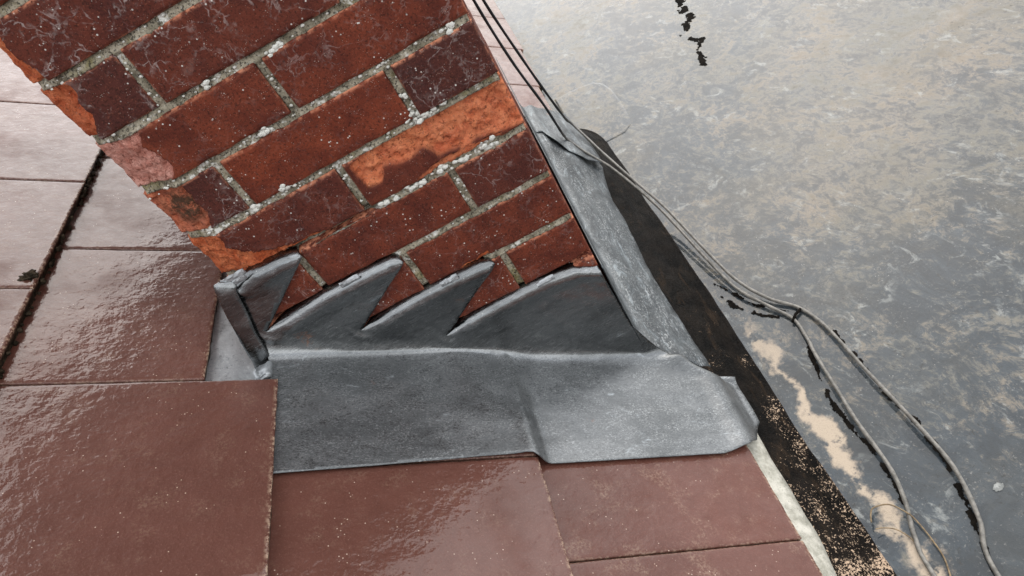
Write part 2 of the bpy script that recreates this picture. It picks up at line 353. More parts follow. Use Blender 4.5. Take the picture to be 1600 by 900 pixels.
M = dict(brick=mat_brick(), mortar=mat_mortar(), lichen=mat_lichen(), tile=mat_tile(), flat=mat_flat(), felt=mat_felt(), cable=mat_cable(),
         lead=mat_lead('step_lead', (.140, .145, .147), (.215, .22, .222), (.36, .37, .37), .18, .98, (.35, 1.7, 1.7)),
         lead2=mat_lead('smeared_lead', (.050, .055, .058), (.098, .107, .112), (.26, .28, .29), .40, .85, (2.4, .5, 1.2), 0.0, True),
         leadp=mat_lead('pale_lead', (.30, .315, .325), (.46, .48, .49), (.60, .61, .61), .42, .6),
         strip=mat_simple('pale_fibre_cement', (.27, .26, .215), (.47, .45, .39), 45, .9, .002, 240),
         stem=mat_simple('dry_stem', (.12, .085, .05), (.26, .19, .11), 90), leaf=mat_simple('dead_leaf', (.015, .012, .008), (.06, .045, .03), 120, .9, spec=.05),
         reflection_mark=mat_simple('reflection_black', (.005, .0045, .004), (.012, .010, .008), 60, .9, spec=.02), crust=mat_simple('pale_crust', (.16, .165, .158), (.30, .305, .29), 120, .9, .002, 300),  # black for the modelled reflections, shared with the cable tie
         under=mat_simple('roofing_underlay', (.03, .028, .026), (.05, .047, .044), 20), wood=mat_simple('batten_wood', (.10, .07, .045), (.16, .11, .07), 20),
         ground=mat_simple('tarmac', (.045, .045, .043), (.07, .068, .064), 3, .9, .004, 90), wall=mat_simple('render', (.35, .33, .29), (.45, .43, .38), 5))

# ---------------------------------------------------------------- ground and buildings' bodies
def box(x0, x1, y0, y1, z0, z1):
    v = [(x, y, z) for z in (z0, z1) for y in (y0, y1) for x in (x0, x1)]
    return v, [(0, 2, 3, 1), (4, 5, 7, 6), (0, 1, 5, 4), (2, 6, 7, 3), (0, 4, 6, 2), (1, 3, 7, 5)]
g = mesh('ground', [(-900, -900, -3.4), (900, -900, -3.4), (900, 900, -3.4), (-900, 900, -3.4)], [(0, 1, 2, 3)], M['ground'], smooth=False); g['kind'] = 'structure'

# ---------------------------------------------------------------- flat roof
flat = empty('flat_roof', (2.5, 2.0, -3.4)); tag(flat, 'flat felt roof under a film of silty rainwater', 'roof')
gx = np.linspace(.02, 5, 120); gy = np.linspace(-2.5, 7, 200); X, Y = np.meshgrid(gx, gy)
Zf = FLAT + .0003 * fbm(X * 5, Y * 5, 3)
v = np.c_[X.ravel(), Y.ravel(), Zf.ravel()]
mesh('felt_surface', v, grid_faces(120, 200), M['flat'], flat)
bv, bf = box(.03, 5, -2.5, 7, -3.4, -.43); mesh('wall', bv, bf, M['wall'], flat, False)
# bonded patch with rounded corners beside the end of the upstand
pts = [(.10, .862), (.155, .858), (.215, .858), (.240, .880), (.249, .935), (.254, 1.02), (.254, 1.09), (.245, 1.145), (.225, 1.178), (.185, 1.192), (.10, 1.20)]
pv, pf = cdt_sheet(pts, .004)
d = poly_sd(pv[:, 0], pv[:, 1], pts)
o = mesh('felt_patch', np.c_[pv, FLAT - .0006 + .0026 * sst(-.0005, .0045, d) + .0004 * fbm(pv[:, 0] * 20, pv[:, 1] * 14, 5)], pf, M['flat'], flat)

# ---------------------------------------------------------------- felt upstand
ny = 260; prof = [(.045, -.322), (.060, -.328), (.075, -.336), (.092, -.346), (.108, -.356), (.122, -.363), (.133, -.377), (.142, -.388), (.149, -.395), (.156, -.3985), (.162, -.3992)]
prof = [tuple(p) for p in np.array([(np.interp(t, range(len(prof)), [q[0] for q in prof]), np.interp(t, range(len(prof)), [q[1] for q in prof])) for t in np.linspace(0, len(prof) - 1, 34)])]
v = []
for y in np.linspace(-1.6, 1.01, ny):
    k = 1.0 if y < .86 else math.sqrt(max(0.0, 1 - ((y - .86) / .152) ** 2))
    for i, (px, pz) in enumerate(prof):
        t = i / 33
        nz = float(fbm(y * 9, px * 30, 11)) * .006 * math.sin(math.pi * t) + float(fbm(y * 40, px * 60, 12)) * .002
        x = .06 + (px - .06) * k + float(fbm(y * 7, 3, 13)) * .006 * t
        z = pz + (0 if k > .999 else -(1 - k) * (.02) * (1 - t))
        v.append((x, y, max(z + nz, FLAT + .0025 - .002 * (t > .97))))
felt = mesh('felt_upstand', v, grid_faces(34, ny), M['felt']); tag(felt, 'black gritty felt upstand sloping down to the wet flat roof', 'upstand')

# ---------------------------------------------------------------- pale strip at the eaves
ny = 160; v = []
for y in np.linspace(-1.6, -.10, ny):
    for i in range(6):
        t = i / 5; s = .070 + t * (.068 + .005 * float(fbm(y * 10, 1, 21)) - .018 * float(sst(-.32, -.45, y)))
        v.append(rp3(s, y, -.011 - .006 * t * t + .0012 * float(fbm(y * 50, s * 60, 22))))
st = solid(mesh('eaves_strip', v, grid_faces(6, ny), M['strip']), .005); tag(st, 'pale weathered strip showing between brown tile edge and black felt', 'strip')

# ---------------------------------------------------------------- tiled roof
GAUGE = .327; TW = .2925; TK = .017
BUTT = [.092 - GAUGE * k + (.002 if k else 0) for k in range(0, 9)]          # lower edge of each course, eaves first
roof = empty('tiled_roof', rp3(-1.2, 0, -3)); tag(roof, 'pitched roof of wet brown flat concrete tiles round the chimney', 'roof')
def tile_h(s, butt):                                   # top surface of a tile in the course ending at butt
    return .002 - TK * (butt - s) / GAUGE
def make_tile(s0, s1, y0, y1, butt, seed, hi):
    st = .006 if hi else .05
    nu = max(6, int((s1 - s0) / st)); nv = max(6, int((y1 - y0) / st))
    def brk(a, b, n):                                   # tighter rows near the edges
        t = np.linspace(0, 1, n); q = np.r_[a, a + .0012, a + .003, a + .006, a + .006 + (b - a - .012) * t[1:-1], b - .006, b - .003, b - .0012, b]; return q
    su = brk(s0, s1, nu); sv_ = brk(y0, y1, nv); U, V = np.meshgrid(su, sv_)
    e_b = s1 - U; e_s = np.minimum(V - y0, y1 - V); e = np.minimum(e_b, e_s)
    h = tile_h(U, butt) + .0007 * fbm(U * 9, V * 9, seed, 3) + (.0005 * fbm(U * 60, V * 60, seed + 5, 3) if hi else 0)
    wob = .4 + .5 * np.abs(fbm(U * 30 + V * 30, V * 22 - U * 11, seed + 9, 3))
    h = h - .0028 * wob * np.clip(1 - e / .004, 0, 1) ** 2
    jag = (.0009 * fbm(V * 70, U * 3, seed + 3, 3)) * np.clip(1 - e_b / .01, 0, 1)
    Pts = np.stack([(U + jag) * CT + h * ST, V, Z0 - (U + jag) * ST + h * CT], -1).reshape(-1, 3)
    edge = np.clip(1 - e_b / .0045, 0, 1) * .8 + np.clip(1 - e_s / .003, 0, 1) * .25
    nu_, nv_ = len(su), len(sv_); f = grid_faces(nu_, nv_); n0 = len(Pts)
    ring = [j * nu_ for j in range(nv_ - 1, -1, -1)] + list(range(1, nu_)) + [j * nu_ + nu_ - 1 for j in range(1, nv_)] + [(nv_ - 1) * nu_ + i for i in range(nu_ - 2, 0, -1)]
    nn = np.array([ST, 0, CT]); low = []
    lay = 3 if hi else 1; at_e = list(edge.ravel()); at_b = [0.0] * n0; allp = [Pts]; prev = ring
    for L in range(1, lay + 1):
        q = Pts[ring] - nn * (TK * 1.0 * L / lay)
        if hi and L < lay:
            q = q + np.c_[.0022 * fbm(q[:, 1] * 90, q[:, 0] * 80 + L * 9, seed + 31, 3), 0 * q[:, 0], 0 * q[:, 0]]
        b0 = n0 + (L - 1) * len(ring); cur = list(range(b0, b0 + len(ring))); allp.append(q)
        at_e += [0.1 if L == 1 else 0] * len(ring); at_b += [1.0] * len(ring)
        for i in range(len(ring)):
            k = (i + 1) % len(ring); f.append((prev[k], prev[i], cur[i], cur[k]))
        prev = cur
    f.append(tuple(prev))
    return np.concatenate(allp), f, at_e, at_b
tid = 0
for r, b in enumerate(BUTT):
    off = (-.0495, -.196, -.056, -.1775)[r] if r < 4 else (-.05 if r % 2 == 0 else -.18)
    for j in range(-6, 15):
        y0 = off + j * TW; y1 = y0 + TW
        if y0 > 3.6 or y1 < -1.7: continue
        s1 = b; s0 = b - GAUGE - .045
        wide = [(y0, y1, s0, s1)]
        if r == 0:
            if y1 > -.045 and y0 < .90: wide = [(max(y0, -.05), min(y1, .905), .004, .050)]
            if y0 < .905 < y1: wide.append((.905, y1, s0, s1))
        elif r == 1:
            if y1 > -.001 and y0 < .90:
                wide = []
                if y0 < -.01: wide.append((y0, -.004, s0, s1))
                if y1 > .93: wide.append((.905, y1, s0, s1))
        elif r == 2 and y0 > -.06 and y0 < .80:
            wide = [(y0, y1, s0, -.653 + random.uniform(-.002, .002))]
        for (a, c, p, q) in wide:
            hi = -.75 < a < 1.4 and r < 4
            dy = 0.0014
            shift = .024 * float(sst(.9, 1.3, a)) if r == 0 else 0
            v, f, ae, ab = make_tile(p, q + random.uniform(-.0015, .0015) * (r > 0) + shift, a + dy, c - dy, b, 100 + tid, hi); tid += 1
            o = mesh('roof_tile', v, f, M['tile'], roof, True, dict(edge=ae, butt=ab), origin=rp3((p + q) / 2, (a + c) / 2))
            o.color = ((.30 if r == 0 else .15), .75 if r == 0 else 1.0, random.random(), 1)
u0, u1 = rp3(-3, -1.7, -.045), rp3(.05, 4, -.045)
mesh('underlay', [(u0[0], -1.7, u0[2]), (u1[0], -1.7, u1[2]), (u1[0], 4, u1[2]), (u0[0], 4, u0[2])], [(0, 1, 2, 3)], M['under'], roof, False)
bv, bf = box(-2.3, .01, -1.65, 3.9, -3.4, -.45); mesh('wall', bv, bf, M['wall'], roof, False)

# ---------------------------------------------------------------- chimney
chim = empty('chimney', (-.22, .445, -.45)); tag(chim, 'red brick chimney stack with spalled orange corner bricks and grey mortar', 'chimney')
BW, BH, J, CH = .215, .066, .0088, .075
CW, CD = .44, .89
def SP(*p): return list(p)
SPALL = {   # (course, brick index): list of (polygon, corner?, depth)
 (0, 0): [(SP((-.427, .612), (-.413, .590), (-.415, .559), (-.408, .533), (-.412, .518), (-.46, .518), (-.46, .612)), 1, .004)],
 (1, 0): [(SP((-.415, .530), (-.397, .517), (-.396, .507), (-.404, .500), (-.401, .479), (-.412, .462), (-.418, .445), (-.46, .445), (-.46, .53)), 1, .005)],
 (2, 0): [(SP((-.46, .46), (-.373, .452), (-.381, .428), (-.376, .410), (-.372, .398), (-.381, .379), (-.395, .37), (-.46, .37)), 1, .005)],
 (3, 0): [(SP((-.46, .385), (-.39, .378), (-.384, .370), (-.382, .351), (-.381, .324), (-.39, .304), (-.395, .295), (-.46, .295)), 1, .006)],
 (4, 0): [(SP((-.46, .305), (-.396, .302), (-.392, .290), (-.395, .275), (-.383, .258), (-.350, .240), (-.285, .2335), (-.27, .22), (-.46, .22)), 1, .006)],
 (4, 1): [(SP((-.209, .293), (-.15, .303), (-.002, .312), (.02, .312), (.02, .228), (-.021, .233), (-.057, .239), (-.107, .246), (-.112, .247), (-.121, .265), (-.143, .261), (-.172, .266), (-.186, .250), (-.204, .255), (-.2105, .278)), 0, .0085),
          (SP((-.15, .233), (-.11, .241), (-.059, .240), (-.03, .236), (-.03, .222), (-.142, .222)), 0, .003)],
 (6, 1): [(SP((-.166, .083), (-.121, .089), (-.119, .078), (-.16, .076)), 0, .003)],
 (7, 2): [(SP((-.024, .004), (-.005, .012), (.01, -.016), (-.03, -.012)), 0, .004)],
}
LOOK = {(0, 0): (.55, .9, 0), (0, 1): (.45, .8, 0), (1, 0): (.75, .85, 0), (1, 1): (.35, .75, 0), (1, 2): (.1, .7, 0), (2, 0): (.12, .12, 1), (2, 1): (.1, .38, 0),
        (3, 0): (.7, .8, .2), (3, 1): (.1, .12, 0), (3, 2): (.75, .6, 0), (4, 0): (.5, .3, 0), (4, 1): (.2, .0, .12), (5, 0): (.3, .7, .3), (5, 1): (.2, .15, 0),
        (5, 2): (.6, .5, 0), (6, 0): (.3, .3, 0), (6, 1): (.2, .22, 0), (7, 1): (.2, .3, 0), (7, 2): (.25, .25, 0)}
def zbed(k): return (9 - k) * CH                              # bed joint below course k-1, above course k
def hero_brick(x0, x1, z0, z1, dep, key):
    seed = 500 + key[0] * 10 + key[1]; st = .0021
    def brk(a, b):
        n = max(3, int((b - a - .008) / st)); return np.r_[a, a + .0008, a + .002, np.linspace(a + .004, b - .004, n), b - .002, b - .0008, b]
    xs, zs = brk(x0, x1), brk(z0, z1); Xg, Zg = np.meshgrid(xs, zs)
    eL, eR, eB, eT = Xg - x0, x1 - Xg, Zg - z0, z1 - Zg; e = np.minimum(np.minimum(eL, eR), np.minimum(eB, eT))
    wob = .35 + 1.5 * np.clip(fbm(Xg * 45, Zg * 45, seed, 3) + .25, 0, 1)
    y = .0032 * wob * np.clip(1 - e / .0035, 0, 1) ** 2 + .0005 * fbm(Xg * 160, Zg * 160, seed + 1) + .0012 * fbm(Xg * 12, Zg * 12, seed + 2, 2)
    y = y + random.uniform(-.0008, .0012) + (Xg - (x0 + x1) / 2) * random.uniform(-.006, .006)
    spall = np.zeros_like(y); moss = np.zeros_like(y)
    for poly, corner, dp in SPALL.get(key, []):
        sd = poly_sd(Xg, Zg, poly) + .0045 * fbm(Xg * 70, Zg * 70, seed + 4, 4)
        m = sst(0, .0022, sd)
        q = dp * (.7 + .8 * fbm(Xg * 55, Zg * 55, seed + 6, 3)) + .0040 * fbm(Xg * 170, Zg * 170, seed + 7, 4) + .0022
        if corner:
            q = q + .66 * np.clip(-.396 - Xg + .012 * fbm(Xg * 22, Zg * 22, 88, 2), 0, .05)
        y = y + m * np.clip(q, .0008, .08); spall = np.maximum(spall, m)
        if key == (3, 0): moss = m * sst(.036, .010, np.hypot((Xg + .400) * .8, Zg - .342)) * .9
    arr = np.clip(1 - eT / .0032, 0, 1) * 1.0 + np.clip(1 - np.minimum(eL, np.minimum(eR, eB)) / .0022, 0, 1) * .45
    arr = np.clip(arr, 0, 1) * (1 - spall * .6)
    P = np.stack([Xg, y, Zg], -1).reshape(-1, 3); nx, nz = len(xs), len(zs); f = grid_faces(nx, nz); n0 = len(P)
    ring = list(range(nx)) + [j * nx + nx - 1 for j in range(1, nz)] + [(nz - 1) * nx + i for i in range(nx - 2, -1, -1)] + [j * nx for j in range(nz - 2, 0, -1)]
    q = P[ring].copy(); q[:, 1] = dep; P = np.concatenate([P, q]); cur = list(range(n0, n0 + len(ring)))
    for i in range(len(ring)):
        k = (i + 1) % len(ring); f.append((ring[k], ring[i], cur[i], cur[k]))
    f.append(tuple(cur))
    pad = [0.0] * len(ring); sp = spall.ravel()
    return P, f, dict(spall=list(sp) + list(sp[ring]), arris=list(arr.ravel()) + pad, moss=list(moss.ravel()) + pad)
def plain_mesh(lx, ly, lz):
    bm = bmesh.new(); bmesh.ops.create_cube(bm, size=1); bmesh.ops.scale(bm, vec=(lx, ly, lz), verts=bm.verts)
    bmesh.ops.bevel(bm, geom=bm.edges[:], offset=.003, segments=1, affect='EDGES'); me = bpy.data.meshes.new('brick'); bm.to_mesh(me); bm.free(); me.materials.append(M['brick']); return me
PL = {'s_y': plain_mesh(.1025, BW, BH), 's_x': plain_mesh(BW, .1025, BH), 'half': plain_mesh(.1025, .1025, BH)}
def plain(kind, x, y, z):
    o = bpy.data.objects.new('brick', PL[kind]); link(o, chim); o.location = Vector((x + random.uniform(-.001, .001), y, z)) - chim.location
    o.color = (random.uniform(0, .6), random.uniform(0, .5), 0, 1)
TOPC = -9                                                   # courses above the picture, up to the cap
for k in range(TOPC, 13):
    z1 = zbed(k) - J / 2; z0 = zbed(k + 1) + J / 2; zc = (z0 + z1) / 2; typeB = (k % 2 == 0)
    front = [(-.44, -.3375, .215), (-.3275, -.1125, .1025), (-.1025, 0, .215)] if typeB else [(-.44, -.225, .1025), (-.215, 0, .1025)]
    for i, (a, b, dep) in enumerate(front):
        if -2 <= k <= 9:
            v, f, at = hero_brick(a, b, z0, z1, dep, (k - 1, i))
            o = mesh('brick', v, f, M['brick'], chim, True, at, origin=((a + b) / 2, dep / 2, zc))
            lk = LOOK.get((k - 1, i), (random.uniform(.1, .5), random.uniform(.2, .6), 0)); o.color = (*lk, 1)
        else:
            plain('s_x' if dep < .2 and b - a > .15 else 's_y', (a + b) / 2, dep / 2, zc)
    ys = [(.225, .44), (.45, .665)] if typeB else [(.1125, .3275), (.3375, .5525), (.5625, .7775)]
    for side in (-.44 + .05125, -.05125):
        for a, b in ys: plain('s_y', side, (a + b) / 2, zc)
    if typeB:
        plain('s_y', -.44 + .05125, .7825, zc); plain('s_x', -.22, .83875, zc); plain('s_y', -.05125, .7825, zc)
    else:
        plain('s_x', -.3325, .83875, zc); plain('s_x', -.1075, .83875, zc)
# mortar: rough recessed front, plain core behind
zt, zb = zbed(TOPC), zbed(13)
xs = np.arange(-.4335, -.0018, .0022); zs = np.arange(-.33, .70, .0022); Xg, Zg = np.meshgrid(xs, zs)
y = .0050 + .0042 * fbm(Xg * 50, Zg * 50, 77, 4) + .0016 * fbm(Xg * 300, Zg * 300, 78, 3)
bedd = np.abs(((Zg / CH + .5) % 1) - .5) * CH; y = y + .0022 * np.clip(((Zg / CH + .5) % 1 - .5) * CH / .005, -1, 1) * (bedd < .006)   # upper side of each bed joint recessed
y = y + .66 * np.clip(-.392 - Xg + .012 * fbm(Xg * 22, Zg * 22, 88, 2), 0, .05)
gap = sst(.0068, .0045, np.abs(Zg - .2275)) * sst(-.40, -.37, Xg) * sst(-.205, -.225, Xg); y = y + gap * .075
for zz, xa, xb in ((.150, -.45, -.232), (.075, -.345, -.132), (0, -.245, .02)): y = y + .04 * sst(.0075, .0055, np.abs(Zg - zz)) * sst(xa, xa + .012, Xg) * sst(xb, xb - .008, Xg)
kk = np.floor(9 - Zg / CH).astype(int); tB = (kk % 2 == 0)
ej = np.where(tB, np.minimum(np.abs(Xg + .3325), np.abs(Xg + .1075)), np.abs(Xg + .22)); bd = np.minimum(bedd, ej)
y = y + .075 * sst(.0062, .0085, bd)
P = np.stack([Xg, y, Zg], -1).reshape(-1, 3); f = grid_faces(len(xs), len(zs)); n0 = len(P)
bv, bf = box(-.4345, -.0055, .085, CD - .006, zb, zt); P = np.concatenate([P, np.array(bv)]); f += [tuple(i + n0 for i in q) for q in bf]
for (x0, x1) in ((-.4345, -.0055),):
    n1 = len(P); bv, bf = box(x0, x1, .006, .04, .71, zt); P = np.concatenate([P, np.array(bv)]); f += [tuple(i + n1 for i in q) for q in bf]
mortar = mesh('mortar', P, f, M['mortar'], chim, True)
bv, bf = box(-.47, .03, -.03, CD + .03, zt - .004, zt + .06); mesh('cap_slab', bv, bf, M['mortar'], chim, False)
# lichen crusts on the joints
bm = bmesh.new(); rr = random.Random(3)
def blob(x, y, z, r):
    ret = bmesh.ops.create_icosphere(bm, subdivisions=2, radius=1)
    for w in ret['verts']:
        n = 1 + .35 * (rr.random() - .5); w.co = Vector((x + w.co.x * r * n * rr.uniform(1, 1.15), y + w.co.y * r * .42 * n, z + w.co.z * r * n * .8))
KNOWN = [(-.191, .447), (-.197, .449), (-.203, .444), (-.259, .376), (-.263, .375), (-.286, .305), (-.275, .304), (-.33, .302), (-.034, .377), (-.024, .376), (-.101, .318), (-.106, .302), (-.112, .31), (-.118, .304), (-.108, .297), (-.098, .306), (-.114, .231), (-.12, .228), (-.183, .224), (-.2, .226), (-.145, .227), (-.152, .224), (-.16, .226), (-.092, .227), (-.084, .226), (-.046, .227), (-.06, .228), (-.107, .335), (-.1, .302), (-.28, .449), (-.09, .3), (-.075, .303)]
for (x, z) in KNOWN:
    for q in range(4): blob(x + rr.gauss(0, .003), .002 + rr.uniform(-.0015, .001), z + rr.gauss(0, .0022), rr.uniform(.0014, .0042))
for q in range(190):
    k = rr.choice((2, 3, 3, 4, 4, 5, 5, 6, 6, 7, 8)); x = rr.uniform(-.43, -.005); z = zbed(k) + rr.gauss(0, .0028)
    if k == 6 and x < -.2 or k == 7 and x < -.2 or k == 8 and x < -.12: continue
    blob(x, .0035, z, rr.uniform(.0008, .0024))
for k, x in ((1, -.3325), (2, -.22), (3, -.3325), (3, -.1075), (4, -.22), (5, -.1075)):
    for q in range(7): blob(x + rr.gauss(0, .0028), .0035, zbed(k + 1) - rr.uniform(.01, .065), rr.uniform(.001, .0026))
me = bpy.data.meshes.new('lichen'); bm.to_mesh(me); bm.free(); me.materials.append(M['lichen']); me.polygons.foreach_set('use_smooth', [True] * len(me.polygons))
o = bpy.data.objects.new('lichen', me); link(o, mortar); o['kind'] = 'stuff'

# ---------------------------------------------------------------- lead: stepped side flashing
def zf(x): return Z0 - TT * x
def wz(x, z): return (x, z - zf(x))
teeth = [(-.001, -.024), (-.033, -.004), (-.075, .004), (-.108, .005), (-.16, .004), (-.203, .002), (-.238, -.008), (-.122, .068), (-.128, .075), (-.14, .078), (-.18, .080), (-.225, .081), (-.28, .078), (-.331, .071),
         (-.223, .139), (-.227, .148), (-.238, .152), (-.285, .154), (-.341, .153), (-.39, .148), (-.433, .141), (-.325, .217), (-.327, .225), (-.345, .229), (-.393, .232), (-.420, .226), (-.434, .215)]
upper = [wz(*p) for p in teeth]
outline = [(-.4495, -.202), (-.40, -.200), (-.30, -.1955), (-.1955, -.1905), (-.189, -.1925), (-.183, -.197), (-.10, -.1975), (.036, -.197), (.070, -.186), (.090, -.170), (.116, -.126), (.1165, -.10), (.1135, -.036), (.085, -.024), (.066, -.014), (.036, -.002), (.018, .045), (.004, .088)] + upper + [(-.442, .12), (-.450, .02), (-.4495, -.05)]
tops = [(upper[a], upper[a + 1]) for rng in (range(0, 6), range(8, 13), range(15, 20), range(22, 25)) for a in rng]
ex = []
for a, b in tops:
    kx = max(1, int(math.hypot(b[0] - a[0], b[1] - a[1]) / .0036))
    nrm = Vector((b[1] - a[1], -(b[0] - a[0]))).normalized(); nrm = nrm if nrm.y < 0 else -nrm
    for d_ in (.0018, .0036, .0056, .0078, .0102, .0128, .0160, .0195):
        for q0 in range(kx):
            t = (q0 + .5) / kx; ex.append((a[0] + (b[0] - a[0]) * t + nrm.x * d_, a[1] + (b[1] - a[1]) * t + nrm.y * d_))
v2, f2 = cdt_sheet(outline, .0042, ex, .0026)
x, w = v2[:, 0], v2[:, 1]
rho = .022; spn = lambda q: (q + np.sqrt(q * q + rho * rho)) / 2
dt = np.full(len(x), 9.0)
for a, b in tops:
    lo, hi_ = min(a[0], b[0]) - .012, max(a[0], b[0]) + .012
    ze = a[1] + (b[1] - a[1]) * np.clip((x - a[0]) / (b[0] - a[0]), 0, 1)
    dt = np.where((w <= ze + .0015) & (x >= lo) & (x <= hi_), np.minimum(dt, seg_d(x, w, a, b)), dt)
vp = np.full(len(x), 9.0)
for a in (upper[6], upper[13], upper[20]): vp = np.minimum(vp, np.hypot(x - a[0], w - a[1]))
upm = sst(.0, .02, w)
roll = upm * sst(.0, .04, vp) * (.0030 * np.exp(-((dt - .0125) / .0085) ** 2) - .014 * np.clip(1 - dt / .0042, 0, 1) ** 1.3)
dent = .0012 * fbm(x * 14, w * 14, 41, 3) + .0005 * fbm(x * 60, w * 60, 42, 3)
Yc = -.0042 - spn(-w) - roll - upm * sst(.003, .012, dt) * (np.abs(dent) + .002 * np.clip(fbm(x * 9, w * 9, 44, 2), 0, 1))
Sx = x / CT                                                    # slope coordinate of the column
th_r1 = tile_h(Sx, BUTT[1]); th_r0 = tile_h(Sx, BUTT[0]); step = sst(BUTT[1] - .004, BUTT[1] + .022, Sx)
tile_top = th_r1 * (1 - step) + th_r0 * step
wide = sst(BUTT[1] - .09, BUTT[1] + .09, Sx); soft = (th_r1 * (1 - wide) + th_r0 * wide)
low = sst(-.02, -.19, w)
hz = np.maximum(.006 * (1 - low) + soft * (1 - low) + tile_top * low + .0042, tile_top + .0042)
crease = .0042 * np.exp(-((x - (-.188)) / .010) ** 2) * low - .003 * np.exp(-((x - (-.166)) / .016) ** 2) * low
hz = np.maximum(hz + crease * .8, tile_top + .004) + .0012 * np.abs(fbm(x * 16, w * 16, 45, 3)) + .0015 * np.clip(fbm(x * 7 + 3, w * 30, 46, 2), 0, 1)
# flange past the eaves: ridge, valley, then a lip lying on the felt
cl = .050 + .033 * sst(-.01, -.055, w)
q = x - cl
hz = hz + (-.024 * sst(-.008, .030, q) + .005 * np.exp(-((q + .016) / .013) ** 2) + .010 * sst(.024, .05, q)) * sst(.012, -.02, w)
hz = hz + .006 * np.exp(-(((x - .035) / .018) ** 2 + ((w + .012) / .016) ** 2))
hz = np.where(w > .03, 0, hz * sst(.03, -.012, w))
wrap = np.clip(x - .002, 0, 1) * sst(.0, .03, w)
P = np.c_[x + hz * ST, Yc + wrap * .25, zf(x) + spn(w) + hz / CT * 1.0 - hz * ST * TT * 0]
# hz was measured along the roof normal: keep the foot on the slope
P[:, 2] = zf(x) + spn(w) + hz * CT
flash = empty('step_flashing', rp3(-.24, -.1, 0)); tag(flash, 'grey lead step flashing with sawtooth upper edge on the brick face', 'flashing')
o = mesh('lead_sheet', P, f2, M['lead'], flash, True, dict(patina=sst(.006, -.022, w + .004 * fbm(x * 20, w * 20, 47, 2)))); solid(o, .0013, 1)
# welted vertical edge at the upper corner
path = spline([(-.422, -.010, .240), (-.429, -.014, .228), (-.441, -.014, .192), (-.454, -.015, .150), (-.462, -.018, .115), (-.470, -.022, .098)], 8)
v = []; m = 14; L = len(path)
for i, p in enumerate(path):
    t = (path[min(i + 1, L - 1)] - path[max(i - 1, 0)]).normalized(); a = t.cross(Vector((0, -1, 0))).normalized(); b = Vector((0, -1, 0))
    u = i / (L - 1); wd = .0135 * (1 - .12 * u) * (1 + .04 * math.sin(i * .5)); thk = .0021
    if u > .9: wd *= 1 - (u - .9) * 3
    if u < .08: wd *= .6 + 5 * u
    for k in range(m):
        q = 2 * math.pi * k / m; cq, sq = math.cos(q), math.sin(q)
        rx = math.copysign(abs(cq) ** .6, cq); ry = math.copysign(abs(sq) ** .7, sq)
        tilt = .35 * rx * thk
        v.append(p + a * (wd * rx) + b * (thk * ry + tilt + .0008 * float(fbm(i * .5, k * .8, 51, 2))))
f = [(i * m + k, i * m + (k + 1) % m, (i + 1) * m + (k + 1) % m, (i + 1) * m + k) for i in range(L - 1) for k in range(m)] + [tuple(range(m))[::-1], tuple(range((L - 1) * m, L * m))]
mesh('folded_edge', [tuple(q) for q in v], f, M['lead'], flash)
bm = bmesh.new(); bmesh.ops.create_icosphere(bm, subdivisions=3, radius=1)
for k in bm.verts:
    c = k.co; n = 1 + .9 * float(fbm(c.x * 2.2 + 4, c.z * 2.2 + c.y * 2, 61, 3)); k.co = Vector(rp3(-.580 + c.x * .016 * n, -.041 + c.y * .014 * n + c.x * .005, -.002 + c.z * .0055 * n + .004 * math.sin(c.x * 5)))
me = bpy.data.meshes.new('crimped_foot'); bm.to_mesh(me); bm.free(); me.materials.append(M['leadp']); me.polygons.foreach_set('use_smooth', [True] * len(me.polygons))
o = bpy.data.objects.new('crimped_foot', me); link(o, flash); o.location = -flash.location

# ---------------------------------------------------------------- lead: front aprons along the lower face of the chimney
def front_sheet(name, outline, mat, lift, seed, label, pat_amt=1.0):
    v2, f2 = cdt_sheet(outline, .0065); y, w = v2[:, 0], v2[:, 1]                 # w>0 up the brick face, w<0 down the slope
    rho = .012; spn = lambda q: (q + np.sqrt(q * q + rho * rho)) / 2
    s = spn(-w); h = .010 + lift(y, s) + .0055 * fbm(y * 10, s * 26, seed, 3) + .0022 * fbm(y * 34, s * 60, seed + 1, 3)
    s_ = s
    X = .0035 + s_ * CT + h * ST * sst(.0, .02, s) + .0012 * np.abs(fbm(y * 12, w * 12, seed + 2)) ; Z = Z0 - s_ * ST + h * CT * sst(.0, .02, s) + spn(w)
    o = mesh(name, np.c_[X, y, Z], [t[::-1] for t in f2], mat, None, True, dict(patina=pat_amt * sst(.0, .02, s))); solid(o, .0014, 0); tag(o, label, 'flashing', 'lead sheets along the lower chimney face'); return o
near = [(-.0075, .222), (-.0078, .12), (-.0080, .03), (-.012, -.02), (-.024, -.05), (-.038, -.072), (-.036, -.092), (.02, -.096), (.118, -.092), (.264, -.096), (.40, -.102), (.47, -.105), (.56, -.118), (.66, -.135), (.76, -.125), (.80, -.06), (.84, -.02), (.84, .20), (.4, .212)]
front_sheet('lead_apron', near, M['lead2'], lambda y, s: .003 * np.sin(y * 17 + 1) * sst(.02, .06, s) - .012 * sst(.07, .12, s) + .006 * sst(.03, -.02, y) * sst(.02, .06, s), 71, 'blue grey smeared lead apron beside the black felt upstand')
far = [(.935, .16), (.935, -.02), (.922, -.09), (.915, -.108), (.83, -.118), (.72, -.128), (.648, -.130), (.660, -.095), (.692, -.055), (.735, -.030), (.785, -.012), (.80, .02), (.80, .16)]
front_sheet('lead_lap_sheet', far, M['lead2'], lambda y, s: .005 - .004 * sst(.07, .12, s) + .003 * np.exp(-((y - .72) / .05) ** 2) + .004 * sst(.82, .72, y) * sst(.10, .02, s), 81, 'short shiny lead sheet lapped over the apron under the cables', .45)
